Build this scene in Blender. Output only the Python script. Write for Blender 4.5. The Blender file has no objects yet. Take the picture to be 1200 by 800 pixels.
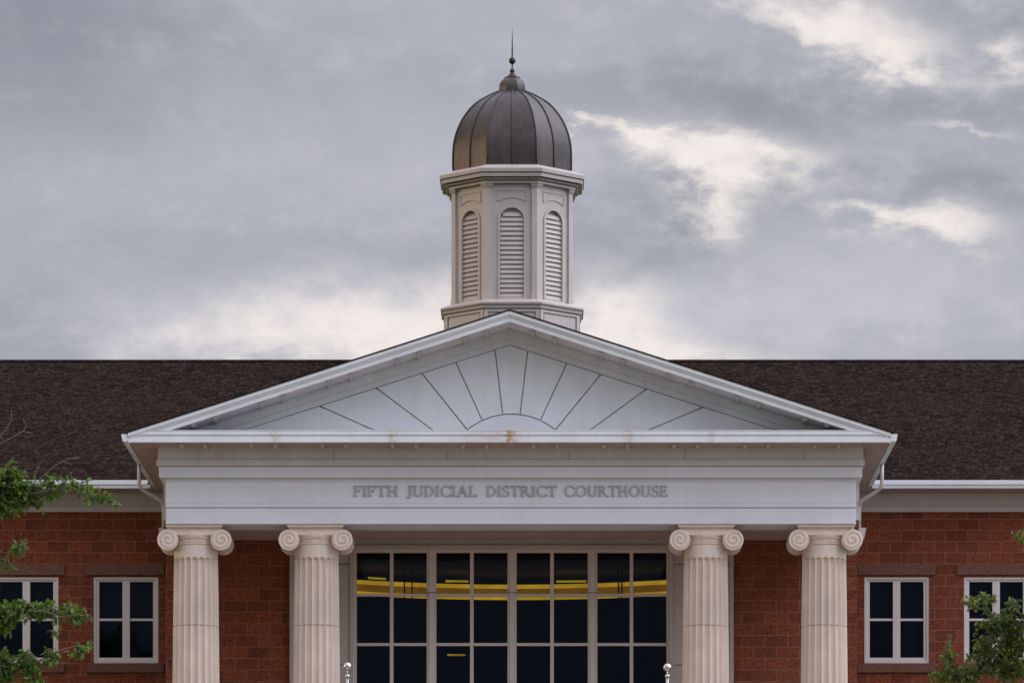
import bpy, bmesh, math, random
from mathutils import Vector, Matrix
R = math.radians
random.seed(7)
C = bpy.context.scene
col = C.collection

# ------------------------------------------------------------------ camera
F, D, VX, VY, CX, CZ = 5830.0, 85.0, 635.0, 1300.0, 0.532, 1.6
def S(Y): return F / (D + Y)
def PX(x, Y): return CX + (x - VX) / S(Y)
def PZ(y, Y): return CZ + (VY - y) / S(Y)
def P(x, y, Y): return Vector((PX(x, Y), Y, PZ(y, Y)))

cd = bpy.data.cameras.new('camera'); cam = bpy.data.objects.new('camera', cd); col.objects.link(cam)
cam.location = (CX, -D, CZ); cam.rotation_euler = (R(90), 0, 0)
cd.sensor_width = 36; cd.sensor_fit = 'HORIZONTAL'; cd.lens = F / 1200 * 36
cd.shift_x = (600 - VX) / 1200; cd.shift_y = (VY - 400) / 1200
cd.clip_start = 0.5; cd.clip_end = 6000
C.camera = cam

# ------------------------------------------------------------------ view, world, sun
C.view_settings.view_transform = 'Standard'; C.view_settings.look = 'None'
C.view_settings.exposure = 0.0; C.view_settings.gamma = 1.0; C.view_settings.use_curve_mapping = False
C.render.engine = 'CYCLES'
C.cycles.use_denoising = True
C.cycles.max_bounces = 6; C.cycles.transparent_max_bounces = 8
C.cycles.sample_clamp_indirect = 4

SUN_EL, SUN_AZ = 9.0, -84.0      # azimuth from +Y, negative = to the left
W = bpy.data.worlds.new('World'); C.world = W; W.use_nodes = True
nt = W.node_tree; nt.nodes.clear()
class G:
    """tiny node-graph helper"""
    def __init__(s, nt): s.nt = nt
    def n(s, t, **k):
        o = s.nt.nodes.new(t)
        for a, b in k.items(): setattr(o, a, b)
        return o
    def put(s, sock, v):
        if isinstance(v, bpy.types.NodeSocket): s.nt.links.new(v, sock)
        elif v is not None: sock.default_value = v
    def m(s, op, a, b=None, c=None, clamp=False):
        o = s.n('ShaderNodeMath', operation=op, use_clamp=clamp)
        s.put(o.inputs[0], a); s.put(o.inputs[1], b)
        if c is not None: s.put(o.inputs[2], c)
        return o.outputs[0]
    def mix(s, f, a, b, blend='MIX'):
        o = s.n('ShaderNodeMix', data_type='RGBA', blend_type=blend)
        s.put(o.inputs[0], f); s.put(o.inputs[6], a); s.put(o.inputs[7], b)
        return o.outputs[2]
    def ss(s, v, lo, hi, a=0.0, b=1.0):
        o = s.n('ShaderNodeMapRange', interpolation_type='SMOOTHSTEP')
        s.put(o.inputs[0], v); s.put(o.inputs[1], lo); s.put(o.inputs[2], hi); s.put(o.inputs[3], a); s.put(o.inputs[4], b)
        return o.outputs[0]
    def noise(s, vec, scale, detail=5, rough=.55, dist=0.0):
        o = s.n('ShaderNodeTexNoise')
        s.put(o.inputs['Vector'], vec); o.inputs['Scale'].default_value = scale
        o.inputs['Detail'].default_value = detail; o.inputs['Roughness'].default_value = rough
        o.inputs['Distortion'].default_value = dist
        return o.outputs[0]
    def xyz(s, a, b, c=0.0):
        o = s.n('ShaderNodeCombineXYZ'); s.put(o.inputs[0], a); s.put(o.inputs[1], b); s.put(o.inputs[2], c)
        return o.outputs[0]
    def sep(s, v):
        o = s.n('ShaderNodeSeparateXYZ'); s.put(o.inputs[0], v); return o.outputs

g = G(nt)
tc = g.n('ShaderNodeTexCoord')
dx, dy, dz = g.sep(tc.outputs['Generated'])
sky = g.n('ShaderNodeTexSky', sky_type='NISHITA'); sky.sun_disc = False
sky.sun_elevation = R(SUN_EL); sky.sun_rotation = R(SUN_AZ); sky.air_density = 1.2; sky.dust_density = 2.0
# cloud deck, laid out by compass direction and elevation (u across, v up, both tangents)
ys = g.m('MAXIMUM', g.m('ABSOLUTE', dy), 0.05)
u = g.m('DIVIDE', dx, ys); v = g.m('DIVIDE', dz, ys)
nz1 = g.noise(g.xyz(g.m('MULTIPLY', u, 22.0), g.m('MULTIPLY', v, 34.0), 3.0), 1.0, 7, .55)
nz2 = g.noise(g.xyz(g.m('MULTIPLY', u, 22.0), g.m('MULTIPLY', v, 34.0), 17.0), 1.0, 7, .55)
nz3 = g.noise(g.xyz(g.m('MULTIPLY', u, 60.0), g.m('MULTIPLY', v, 110.0), 9.0), 1.0, 6, .62)
nz4 = g.noise(g.xyz(g.m('MULTIPLY', u, 130.0), g.m('MULTIPLY', v, 190.0), 29.0), 1.0, 7, .62)
u2 = g.m('ADD', g.m('ADD', u, g.m('MULTIPLY', g.m('SUBTRACT', nz1, .5), .030)), g.m('MULTIPLY', g.m('SUBTRACT', nz4, .5), .016))
v2 = g.m('ADD', g.m('ADD', v, g.m('MULTIPLY', g.m('SUBTRACT', nz2, .5), .018)), g.m('MULTIPLY', g.m('SUBTRACT', nz3, .5), .016))
def blob(x, y, a, b, amp, rot=0.0):
    uu = g.m('SUBTRACT', u2, (x - VX) / F); vv = g.m('SUBTRACT', v2, (VY - y) / F)
    c, s_ = math.cos(R(rot)), math.sin(R(rot))
    ru = g.m('ADD', g.m('MULTIPLY', uu, c * F / a), g.m('MULTIPLY', vv, s_ * F / a))
    rv = g.m('ADD', g.m('MULTIPLY', uu, -s_ * F / b), g.m('MULTIPLY', vv, c * F / b))
    e = g.m('ADD', g.m('MULTIPLY', ru, ru), g.m('MULTIPLY', rv, rv))
    return g.m('MULTIPLY', g.m('EXPONENT', g.m('MULTIPLY', e, -1.0)), amp)
def total(lst):
    t = None
    for b in lst:
        q = blob(*b); t = q if t is None else g.m('ADD', t, q)
    return t
gaps = total([(450, 392, 230, 60, .74), (510, 362, 100, 46, .50), (300, 395, 180, 42, .32), (715, 375, 80, 50, .95), (790, 418, 120, 22, .95), (688, 148, 42, 9, .8, -12),
              (835, 192, 100, 32, 1.05, -6), (832, 238, 48, 36, .85, -30), (890, 182, 85, 18, .6, -4), (760, 166, 40, 10, .6, -12),
              (1030, 254, 60, 13, .8, -4), (1108, 268, 62, 22, 1.05, -4), (960, 10, 95, 28, .95, -10), (1035, 45, 85, 34, .95, -14), (1075, 66, 60, 18, .5), (1192, 62, 26, 20, .8), (1120, 163, 60, 7, .55)])
fine = g.m('ADD', g.m('ADD', g.m('MULTIPLY', g.m('SUBTRACT', nz3, .5), 1.05), g.m('MULTIPLY', g.m('SUBTRACT', nz4, .5), .55)), gaps)
gapm = g.m('MULTIPLY', g.ss(fine, -.05, 1.3), g.ss(nz4, .2, .62, .72, 1.0))
front = g.m('GREATER_THAN', dy, 0.0)
gapm = g.m('MULTIPLY', gapm, front)
shade = total([(980, 130, 330, 40, .75, -3), (1130, 225, 150, 20, .55), (60, 60, 330, 110, .55), (-40, 400, 150, 60, .6), (60, 30, 260, 80, .50), (560, 285, 330, 38, .40),
               (760, 290, 120, 55, .45), (930, 330, 330, 60, -.15), (1170, 20, 90, 26, .55)])
lite = total([(300, 190, 240, 80, .42), (470, 200, 200, 80, .35), (560, 40, 260, 60, .30), (960, 345, 340, 75, .80), (1130, 165, 110, 26, .45), (400, 385, 400, 60, .85), (690, 210, 60, 50, .3)])
lum = g.m('ADD', g.m('SUBTRACT', .5, g.m('MULTIPLY', shade, .42)), g.m('MULTIPLY', lite, .40))
lum = g.m('ADD', lum, g.m('MULTIPLY', g.m('SUBTRACT', nz1, .5), .55))
lum = g.m('ADD', lum, g.m('MULTIPLY', g.ss(u, -.02, .03, .3, 1.0), g.m('ADD', g.m('MULTIPLY', g.m('SUBTRACT', nz3, .5), .42), g.m('MULTIPLY', g.m('SUBTRACT', nz4, .5), .16))), clamp=True)
cloud = g.mix(lum, (.262, .283, .340, 1), (.575, .575, .65, 1))
cloud = g.mix(gapm, cloud, (.93, .86, .82, 1))
# an overcast dome: brighter overhead, cool brightness on the right, warm glow low on the left
el = g.m('MAXIMUM', dz, 0.0)
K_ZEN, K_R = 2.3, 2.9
boost = g.m('ADD', 1.0, g.m('MULTIPLY', g.ss(el, .22, .85), K_ZEN))
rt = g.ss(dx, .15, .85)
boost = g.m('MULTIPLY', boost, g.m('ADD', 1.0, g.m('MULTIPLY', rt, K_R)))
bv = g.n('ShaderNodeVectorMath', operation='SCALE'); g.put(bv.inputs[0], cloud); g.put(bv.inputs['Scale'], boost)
left = g.ss(g.m('MULTIPLY', dx, -1.0), .45, .95)
warm = g.mix(left, bv.outputs[0], (.62, .47, .34, 1))
below = g.mix(g.m('LESS_THAN', dz, -0.02), warm, (.10, .10, .11, 1))
WS = 0.1
sc10 = g.n('ShaderNodeVectorMath', operation='SCALE'); g.put(sc10.inputs[0], below); sc10.inputs['Scale'].default_value = 1.0 / WS
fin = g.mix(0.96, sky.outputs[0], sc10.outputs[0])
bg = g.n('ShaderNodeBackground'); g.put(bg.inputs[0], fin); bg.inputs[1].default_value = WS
ow = g.n('ShaderNodeOutputWorld'); nt.links.new(bg.outputs[0], ow.inputs[0])
W.cycles.sampling_method = 'MANUAL'; W.cycles.sample_map_resolution = 1024

sd = bpy.data.lights.new('sun', 'SUN'); sun = bpy.data.objects.new('sun', sd); col.objects.link(sun)
sd.energy = 0.62; sd.angle = R(14); sd.color = (1.0, .75, .50)
dvec = Vector((math.sin(R(SUN_AZ)) * math.cos(R(SUN_EL)), math.cos(R(SUN_AZ)) * math.cos(R(SUN_EL)), math.sin(R(SUN_EL))))
sun.rotation_euler = dvec.to_track_quat('Z', 'Y').to_euler()

# ------------------------------------------------------------------ materials
def mat(name):
    m = bpy.data.materials.new(name); m.use_nodes = True
    gg = G(m.node_tree); b = m.node_tree.nodes['Principled BSDF']
    return m, gg, b
def bump(gg, b, h, strength=.3, dist=.01, prev=None):
    o = gg.n('ShaderNodeBump'); o.inputs['Strength'].default_value = strength; o.inputs['Distance'].default_value = dist
    gg.put(o.inputs['Height'], h)
    if prev is not None: gg.put(o.inputs['Normal'], prev)
    gg.nt.links.new(o.outputs[0], b.inputs['Normal']); return o.outputs[0]
def paint(name, c, var=.08, rough=.5, stains=None, streak=.0):
    m, q, b = mat(name)
    t = q.n('ShaderNodeTexCoord').outputs['Object']
    x, y, z = q.sep(t)
    n1 = q.noise(t, 1.3, 6, .6); n2 = q.noise(q.xyz(q.m('MULTIPLY', x, 9.0), q.m('MULTIPLY', y, 9.0), q.m('MULTIPLY', z, .8)), 1.0, 5, .6)
    f = q.m('ADD', q.m('MULTIPLY', n1, .6), q.m('MULTIPLY', n2, .4))
    lo = tuple(k * (1 - var * 1.6) for k in c); hi = tuple(min(1, k * (1 + var)) for k in c)
    cc = q.mix(q.ss(f, .3, .7), lo + (1,), hi + (1,))
    if streak:
        cc = q.mix(q.m('MULTIPLY', q.ss(n2, .56, .78), streak), cc, (c[0]*.55, c[1]*.50, c[2]*.44, 1))
    if stains:
        ns = q.noise(t, 14.0, 5, .65)
        for (x0, wd, amt) in stains:
            d = q.m('DIVIDE', q.m('SUBTRACT', x, x0), wd)
            e = q.m('EXPONENT', q.m('MULTIPLY', q.m('MULTIPLY', d, d), -1.0))
            e = q.m('MULTIPLY', q.m('MULTIPLY', e, q.ss(ns, .3, .7)), amt, clamp=True)
            cc = q.mix(e, cc, (.42, .25, .13, 1))
    q.put(b.inputs['Base Color'], cc)
    q.put(b.inputs['Roughness'], q.m('ADD', rough - .08, q.m('MULTIPLY', n2, .16)))
    bump(q, b, q.noise(t, 40.0, 4, .6), .12, .004)
    return m
WHITE = (.72, .74, .78)
M_white = paint('white_trim_paint', WHITE, .05, .5, None, .12)
M_corn = paint('white_cornice_paint', WHITE, .05, .45, [(-4.0, .10, .5), (-2.0, .08, .7), (-.35, .9, .32), (0.0, .10, 1.3), (2.0, .08, .6), (3.4, .05, .5)], .1)
M_frieze = paint('white_frieze_board_paint', (.66, .67, .72), .04, .5, None, .04)
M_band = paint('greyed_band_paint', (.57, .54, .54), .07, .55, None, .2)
M_tymp = paint('tympanum_panel_paint', (.65, .665, .70), .05, .5, None, .1)
M_rakeband = paint('rake_band_paint', (.60, .605, .62), .08, .55, None, .15)
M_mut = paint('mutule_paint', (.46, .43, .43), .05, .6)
M_blind = paint('dark_blind', (.05, .045, .05), .3, .8)
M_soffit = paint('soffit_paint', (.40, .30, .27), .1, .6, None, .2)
M_cup = paint('cupola_tan_paint', (.47, .42, .385), .06, .5, None, .15)
M_stone = paint('cream_cast_stone', (.68, .58, .495), .09, .75, None, .4)
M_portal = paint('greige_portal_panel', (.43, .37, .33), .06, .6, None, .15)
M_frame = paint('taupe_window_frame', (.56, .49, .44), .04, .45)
M_wframe = paint('pale_window_frame', (.62, .56, .54), .04, .45)
M_letter = paint('letter_paint', (.37, .36, .39), .06, .45)
M_spout = paint('downspout_paint', (.50, .45, .42), .05, .4)
M_gutter = paint('wing_frieze_paint', (.50, .44, .43), .07, .5, None, .1)
M_dark = paint('dark_cavity', (.008, .008, .009), .1, .8)
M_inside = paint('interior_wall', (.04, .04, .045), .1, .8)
M_lintel = None

def brickmat():
    m, q, b = mat('red_split_face_block')
    t = q.n('ShaderNodeTexCoord').outputs['Object']
    x, y, z = q.sep(t)
    nrm = q.sep(q.n('ShaderNodeNewGeometry').outputs['Normal'])
    side = q.m('GREATER_THAN', q.m('ABSOLUTE', nrm[0]), .5)
    h = q.m('ADD', q.m('MULTIPLY', x, q.m('SUBTRACT', 1.0, side)), q.m('MULTIPLY', y, side))
    vec = q.xyz(h, q.m('SUBTRACT', z, PZ(608, 6.1) - .2032 * 60))
    br = q.n('ShaderNodeTexBrick'); q.put(br.inputs['Vector'], vec)
    br.offset = .5; br.inputs['Scale'].default_value = 1.0
    br.inputs['Brick Width'].default_value = .4064; br.inputs['Row Height'].default_value = .2032
    br.inputs['Mortar Size'].default_value = .0065; br.inputs['Mortar Smooth'].default_value = .35; br.inputs['Bias'].default_value = 0
    br.inputs['Color1'].default_value = (.20, .042, .015, 1); br.inputs['Color2'].default_value = (.37, .085, .030, 1)
    br.inputs['Mortar'].default_value = (.36, .15, .095, 1)
    n1 = q.noise(t, 20.0, 6, .7); n2 = q.noise(t, 3.0, 4, .6); n3 = q.noise(t, 70.0, 4, .7)
    c = q.mix(q.m('MULTIPLY', q.ss(n1, .40, .68), q.m('SUBTRACT', 1.0, br.outputs[1])), br.outputs[0], (.11, .023, .011, 1))
    c = q.mix(q.m('MULTIPLY', q.ss(n3, .55, .8), .45), c, (.26, .10, .065, 1))
    c = q.mix(q.m('MULTIPLY', q.ss(n2, .45, .75), .35), c, (.32, .11, .06, 1))
    c = q.mix(q.m('MULTIPLY', q.ss(q.noise(t, .9, 5, .6), .52, .75), .4), c, (.12, .035, .022, 1))
    q.put(b.inputs['Base Color'], c); b.inputs['Roughness'].default_value = .9
    hh = q.m('ADD', q.m('MULTIPLY', n1, 1.0), q.m('MULTIPLY', n3, .4))
    hh = q.m('MULTIPLY', hh, q.m('SUBTRACT', 1.0, br.outputs[1]))
    bump(q, b, hh, 1.0, .06)
    return m
M_brick = brickmat()
def lintelmat():
    m, q, b = mat('brown_split_face_stone')
    t = q.n('ShaderNodeTexCoord').outputs['Object']
    n1 = q.noise(t, 18.0, 6, .7); n2 = q.noise(t, 4.0, 4, .6)
    c = q.mix(q.ss(n1, .35, .7), (.17, .070, .045, 1), (.09, .036, .024, 1))
    c = q.mix(q.m('MULTIPLY', n2, .3), c, (.20, .11, .08, 1))
    q.put(b.inputs['Base Color'], c); b.inputs['Roughness'].default_value = .9
    bump(q, b, n1, .8, .03); return m
M_lintel = lintelmat()
def shingle(name, axis):
    m, q, b = mat(name)
    t = q.n('ShaderNodeTexCoord').outputs['Object']
    x, y, z = q.sep(t)
    al = x if axis == 'x' else y
    vec = q.xyz(al, q.m('MULTIPLY', z, 1.0 / math.sin(math.atan(.32))))
    br = q.n('ShaderNodeTexBrick'); q.put(br.inputs['Vector'], vec); br.offset = .37; br.offset_frequency = 3
    br.squash = .7; br.squash_frequency = 2
    br.inputs['Scale'].default_value = 1; br.inputs['Brick Width'].default_value = .17; br.inputs['Row Height'].default_value = .143
    br.inputs['Mortar Size'].default_value = .012; br.inputs['Mortar Smooth'].default_value = .6; br.inputs['Bias'].default_value = -.1
    br.inputs['Color1'].default_value = (.014, .0092, .0078, 1); br.inputs['Color2'].default_value = (.058, .039, .033, 1)
    br.inputs['Mortar'].default_value = (.004, .003, .003, 1)
    n1 = q.noise(q.xyz(q.m('MULTIPLY', al, 6.0), q.m('MULTIPLY', z, 40.0), 0.0), 1.0, 5, .7); n2 = q.noise(t, .8, 4, .6)
    n3 = q.noise(q.xyz(q.m('MULTIPLY', al, 12.0), q.m('MULTIPLY', z, 75.0), 0.0), 1.0, 3, .7)
    c = q.mix(q.ss(n1, .35, .7), br.outputs[0], (.010, .006, .0055, 1))
    c = q.mix(q.m('MULTIPLY', q.ss(n3, .52, .72), .6), c, (.095, .070, .062, 1))
    c = q.mix(q.m('MULTIPLY', q.ss(n2, .4, .7), .35), c, (.030, .022, .015, 1))
    q.put(b.inputs['Base Color'], c); b.inputs['Roughness'].default_value = .95
    b.inputs['Specular IOR Level'].default_value = .0
    bump(q, b, q.m('ADD', br.outputs[1], q.m('MULTIPLY', n1, -1.2)), .7, -.012)
    return m
M_shx = shingle('brown_asphalt_shingle', 'x'); M_shy = shingle('brown_asphalt_shingle_side', 'y')
def metal(name, c, rough, met=1.0, streaky=True):
    m, q, b = mat(name)
    t = q.n('ShaderNodeTexCoord').outputs['Object']; x, y, z = q.sep(t)
    n = q.noise(q.xyz(q.m('MULTIPLY', x, 12.0), q.m('MULTIPLY', y, 12.0), q.m('MULTIPLY', z, 1.2)), 1.0, 5, .65)
    n2 = q.noise(t, 2.2, 5, .6)
    f = q.m('ADD', q.m('MULTIPLY', n, .5), q.m('MULTIPLY', n2, .5))
    q.put(b.inputs['Base Color'], q.mix(q.ss(f, .35, .68), tuple(k * .72 for k in c) + (1,), tuple(k * 1.25 for k in c) + (1,)))
    b.inputs['Metallic'].default_value = met
    q.put(b.inputs['Roughness'], q.m('ADD', rough - .1, q.m('MULTIPLY', n2, .2)))
    bump(q, b, n2, .15, .02); return m
M_dome = metal('weathered_bronze_sheet', (.068, .057, .054), .45, .65)
M_seam = metal('dark_seam_metal', (.05, .042, .042), .5, .6)
M_steel = metal('polished_pole_metal', (.62, .60, .60), .22, 1.0)
def glassmat():
    m = bpy.data.materials.new('dark_window_glass'); m.use_nodes = True
    q = G(m.node_tree); m.node_tree.nodes.clear()
    tr = q.n('ShaderNodeBsdfTransparent'); tr.inputs[0].default_value = (.50, .55, .60, 1)
    gl = q.n('ShaderNodeBsdfGlossy'); gl.inputs['Roughness'].default_value = .03; gl.inputs[0].default_value = (.52, .62, .88, 1)
    fr = q.n('ShaderNodeFresnel'); fr.inputs[0].default_value = 1.25
    t = q.n('ShaderNodeTexCoord').outputs['Object']
    bp = q.n('ShaderNodeBump'); bp.inputs['Strength'].default_value = .15; bp.inputs['Distance'].default_value = .02
    q.put(bp.inputs['Height'], q.noise(t, 2.0, 3, .5)); q.put(gl.inputs['Normal'], bp.outputs[0])
    mx = q.n('ShaderNodeMixShader'); q.put(mx.inputs[0], fr.outputs[0]); q.put(mx.inputs[1], tr.outputs[0]); q.put(mx.inputs[2], gl.outputs[0])
    o = q.n('ShaderNodeOutputMaterial'); q.put(o.inputs[0], mx.outputs[0]); return m
M_glass = glassmat()
def emis(name, c, s):
    m, q, b = mat(name); b.inputs['Base Color'].default_value = c + (1,)
    t = q.n('ShaderNodeTexCoord').outputs['Object']
    b.inputs['Emission Color'].default_value = c + (1,)
    q.put(b.inputs['Emission Strength'], q.m('MULTIPLY', s, q.m('ADD', .25, q.m('MULTIPLY', q.noise(t, 2.2, 4, .6), 1.5)))); return m
M_amb = emis('amber_light_strip', (1.0, .52, .02), 1.15)
M_ambd = emis('amber_lit_panel', (1.0, .42, .015), .36)
M_tube = emis('yellow_ceiling_light', (1.0, .60, .03), .8)

# ------------------------------------------------------------------ mesh helpers
class MB:
    def __init__(s): s.bm = bmesh.new()
    def face(s, pts):
        return s.bm.faces.new([s.bm.verts.new(p) for p in pts])
    def box(s, x0, x1, y0, y1, z0, z1):
        if x0 > x1: x0, x1 = x1, x0
        if y0 > y1: y0, y1 = y1, y0
        if z0 > z1: z0, z1 = z1, z0
        s.prism([(x0, z0), (x1, z0), (x1, z1), (x0, z1)], y0, y1)
    def prism(s, poly, y0, y1):                 # polygon in XZ, extruded along Y
        a = [s.bm.verts.new((p[0], y0, p[1])) for p in poly]; b = [s.bm.verts.new((p[0], y1, p[1])) for p in poly]
        n = len(poly); s.bm.faces.new(a); s.bm.faces.new(b[::-1])
        for i in range(n): s.bm.faces.new((a[i], b[i], b[(i + 1) % n], a[(i + 1) % n]))
    def prismx(s, poly, x0, x1):                # polygon in YZ, extruded along X
        a = [s.bm.verts.new((x0, p[0], p[1])) for p in poly]; b = [s.bm.verts.new((x1, p[0], p[1])) for p in poly]
        n = len(poly); s.bm.faces.new(a); s.bm.faces.new(b[::-1])
        for i in range(n): s.bm.faces.new((a[i], b[i], b[(i + 1) % n], a[(i + 1) % n]))
    def lathe(s, prof, cx, cy, n=32, rot=0.0, smooth=True):
        rings = []
        for (r, z) in prof:
            rings.append([s.bm.verts.new((cx + r * math.cos(rot + 2 * math.pi * i / n), cy + r * math.sin(rot + 2 * math.pi * i / n), z)) for i in range(n)])
        for a, b in zip(rings, rings[1:]):
            for i in range(n):
                f = s.bm.faces.new((a[i], a[(i + 1) % n], b[(i + 1) % n], b[i])); f.smooth = smooth
        s.bm.faces.new(rings[0][::-1]); s.bm.faces.new(rings[-1])
    def tube(s, pts, rads, n=8, smooth=True):
        pts = [Vector(p) for p in pts]
        if not isinstance(rads, (list, tuple)): rads = [rads] * len(pts)
        rings = []; up = None
        for i, p in enumerate(pts):
            d = (pts[min(i + 1, len(pts) - 1)] - pts[max(i - 1, 0)]).normalized()
            if up is None:
                up = d.orthogonal().normalized()
            else: up = (up - d * up.dot(d)).normalized()
            w = d.cross(up)
            rings.append([s.bm.verts.new(p + (up * math.cos(2 * math.pi * k / n) + w * math.sin(2 * math.pi * k / n)) * rads[i]) for k in range(n)])
        for a, b in zip(rings, rings[1:]):
            for k in range(n):
                f = s.bm.faces.new((a[k], a[(k + 1) % n], b[(k + 1) % n], b[k])); f.smooth = smooth
        s.bm.faces.new(rings[0][::-1]); s.bm.faces.new(rings[-1])
    def build(s, name, m, parent=None, bevel=0.0, seg=2, label=None, loc=None):
        bmesh.ops.recalc_face_normals(s.bm, faces=s.bm.faces)
        me = bpy.data.meshes.new(name); s.bm.to_mesh(me); s.bm.free()
        for k in (m if isinstance(m, (list, tuple)) else [m]): me.materials.append(k)
        o = bpy.data.objects.new(name, me); col.objects.link(o)
        if parent: o.parent = parent
        if loc: o.location = loc
        if bevel:
            b = o.modifiers.new('bevel', 'BEVEL'); b.width = bevel; b.segments = seg; b.limit_method = 'ANGLE'; b.angle_limit = R(40)
        if label: o['label'] = label
        return o
def tag(o, label=None, cat=None, group=None, kind=None):
    if label: o['label'] = label
    if cat: o['category'] = cat
    if group: o['group'] = group
    if kind: o['kind'] = kind
    return o
def empty(name, loc=(0, 0, 0)):
    o = bpy.data.objects.new(name, None); col.objects.link(o); o.location = loc; return o
def dup(o, parent, offset=None):
    c = o.copy(); col.objects.link(c); c.parent = parent
    if offset is not None: c.location = offset
    for ch in list(o.children):
        k = ch.copy(); col.objects.link(k); k.parent = c
    return c
def offset_poly(poly, d):
    """inset a counter-clockwise polygon by d"""
    n = len(poly); A = sum(poly[i][0] * poly[(i + 1) % n][1] - poly[(i + 1) % n][0] * poly[i][1] for i in range(n))
    if A < 0: poly = poly[::-1]
    out = []
    for i in range(n):
        p0, p1, p2 = Vector(poly[i - 1]), Vector(poly[i]), Vector(poly[(i + 1) % n])
        e1 = (p1 - p0).normalized(); e2 = (p2 - p1).normalized()
        n1 = Vector((-e1.y, e1.x)); n2 = Vector((-e2.y, e2.x))
        k = n1 + n2
        if k.length < 1e-6: k = n1.copy()
        k = k / max(.25, k.dot(n1))
        out.append(tuple(p1 + k * d))
    return out

# ------------------------------------------------------------------ ground
def plain(name, c, sc=8, rough=.9):
    m, q, b = mat(name); t = q.n('ShaderNodeTexCoord').outputs['Object']
    f = q.m('ADD', q.m('MULTIPLY', q.noise(t, sc, 6, .65), .6), q.m('MULTIPLY', q.noise(t, sc * .05, 3, .5), .4))
    q.put(b.inputs['Base Color'], q.mix(q.ss(f, .3, .7), tuple(k * .7 for k in c) + (1,), tuple(k * 1.2 for k in c) + (1,)))
    b.inputs['Roughness'].default_value = rough; bump(q, b, f, .4, .02); return m
M_grass = plain('lawn_grass', (.07, .10, .035)); M_asph = plain('asphalt', (.05, .05, .052), 20); M_conc = plain('pale_concrete', (.34, .31, .28), 6)
M_pave = plain('reddish_paving', (.40, .28, .23), 5)
def gz(y):
    t = min(1, max(0, (y + 62) / 44.0)); return 2.6 * t * t * (3 - 2 * t)
gm = MB()
ysl = [-2500, -400, -110] + [-100 + 2 * i for i in range(53)] + [60, 400, 2500]
xsl = [-2500, -300, -60, -20, 20, 60, 300, 2500]
gr = [[gm.bm.verts.new((x, y, gz(y))) for x in xsl] for y in ysl]
for a, b in zip(gr, gr[1:]):
    for i in range(len(xsl) - 1): gm.bm.faces.new((a[i], a[i + 1], b[i + 1], b[i])).smooth = True
tag(gm.build('ground', M_grass), kind='structure')
rd = MB(); rd.box(-400, 400, -82, -70, -.05, .004); tag(rd.build('road', M_asph), kind='structure')
kb = MB(); kb.box(-400, 400, -70, -69.8, -.05, .13); kb.box(-400, 400, -82.2, -82, -.05, .13); tag(kb.build('kerb', M_conc), kind='structure')
pv = MB(); pv.box(-400, 400, -69.8, -67.6, -.05, .12); tag(pv.build('pavement', M_conc), kind='structure')
sw = MB(); sw.box(-400, 400, -90, -82.2, -.05, .12); tag(sw.build('sidewalk', M_conc), kind='structure')
plz = MB(); plz.box(-14, 14, -17.5, -2.2, 2.2, 2.606); tag(plz.build('plaza', M_pave), kind='structure')

# ------------------------------------------------------------------ the courthouse
CH = empty('courthouse', (0, 2.8, 2.6))
tag(CH, 'red block courthouse with a white pediment, four cream Ionic columns and a domed cupola', 'building')
CHI = Matrix.Translation((0, -2.8, -2.6))
YP, YW = 2.8, 6.1                       # porch back wall, wing wall
EAVE = 11.30 + CZ                       # underside of the eaves
RZ = 13.54 + CZ                         # top of pediment at the apex
SL = .32
XR, XL = PX(1044, -.8), PX(150, -.8)
HW = (XR - XL) / 2; XC = (XR + XL) / 2  # pediment half width and centre
def roofz(x): return RZ - SL * abs(x - XC)

FLOOR = 3.2
st = MB()
st.box(-6.6, 6.6, -.6, YP, 2.3, FLOOR)
for i in range(3): st.box(-6.6 + .0, 6.6, -.6 - .36 * (i + 1), -.6 - .36 * i, 2.3, FLOOR - .15 * (i + 1))
st.build('porch_floor', M_conc, CH)

def wall(mb, x0, x1, z0, z1, y0, y1, holes):
    xs = sorted({x0, x1} | {h[0] for h in holes} | {h[1] for h in holes})
    for a, b in zip(xs, xs[1:]):
        hs = sorted([(h[2], h[3]) for h in holes if h[0] <= a + 1e-6 and h[1] >= b - 1e-6])
        z = z0
        for h0, h1 in hs:
            mb.box(a, b, y0, y1, z, h0); z = h1
        mb.box(a, b, y0, y1, z, z1)
PCL, PCR = PX(194.3, YP), PX(1004.3, YP)      # pavilion corners
PORT = (PX(339.5, YP), PX(859.5, YP), 2.6, PZ(630, YP))
w = MB(); wall(w, PCL, PCR, 2.4, EAVE - .9, YP, YP + .3, [PORT])
w.box(PCL, PCL + .3, YP + .3, YW + .3, 2.4, EAVE - .9); w.box(PCR - .3, PCR, YP + .3, YW + .3, 2.4, EAVE - .9)
w.build('brick_wall', M_brick, CH)
WT = PZ(600, YW)
def wh(x): return (PX(x, YW), PX(x + 76, YW), PZ(776.5, YW), PZ(675.5, YW))
leftw = [wh(x) for x in (-124.5, -7.5, 109.5)]; rightw = [wh(x) for x in (1013, 1129.7, 1246.5)]
for sgn, hs in ((-1, leftw), (1, rightw)):
    holes = list(hs)
    for h in hs: holes.append((h[0] - .0, h[1], h[2] - 4.0, h[3] - 4.3))    # ground-floor windows below the frame
    w = MB(); a, b = (PCR, 23.0) if sgn > 0 else (-23.0, PCL)
    wall(w, a, b, 2.4, WT + .3, YW, YW + .3, holes)
    e = 23.0 if sgn > 0 else -23.0
    w.box(e - .15, e + .15, YW + .3, 31.2, 2.4, WT + .3)
    w.build('brick_wall', M_brick, CH)
w = MB(); w.box(-23, 23, 30.9, 31.2, 2.4, WT + .3); w.build('brick_wall', M_brick, CH)
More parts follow.
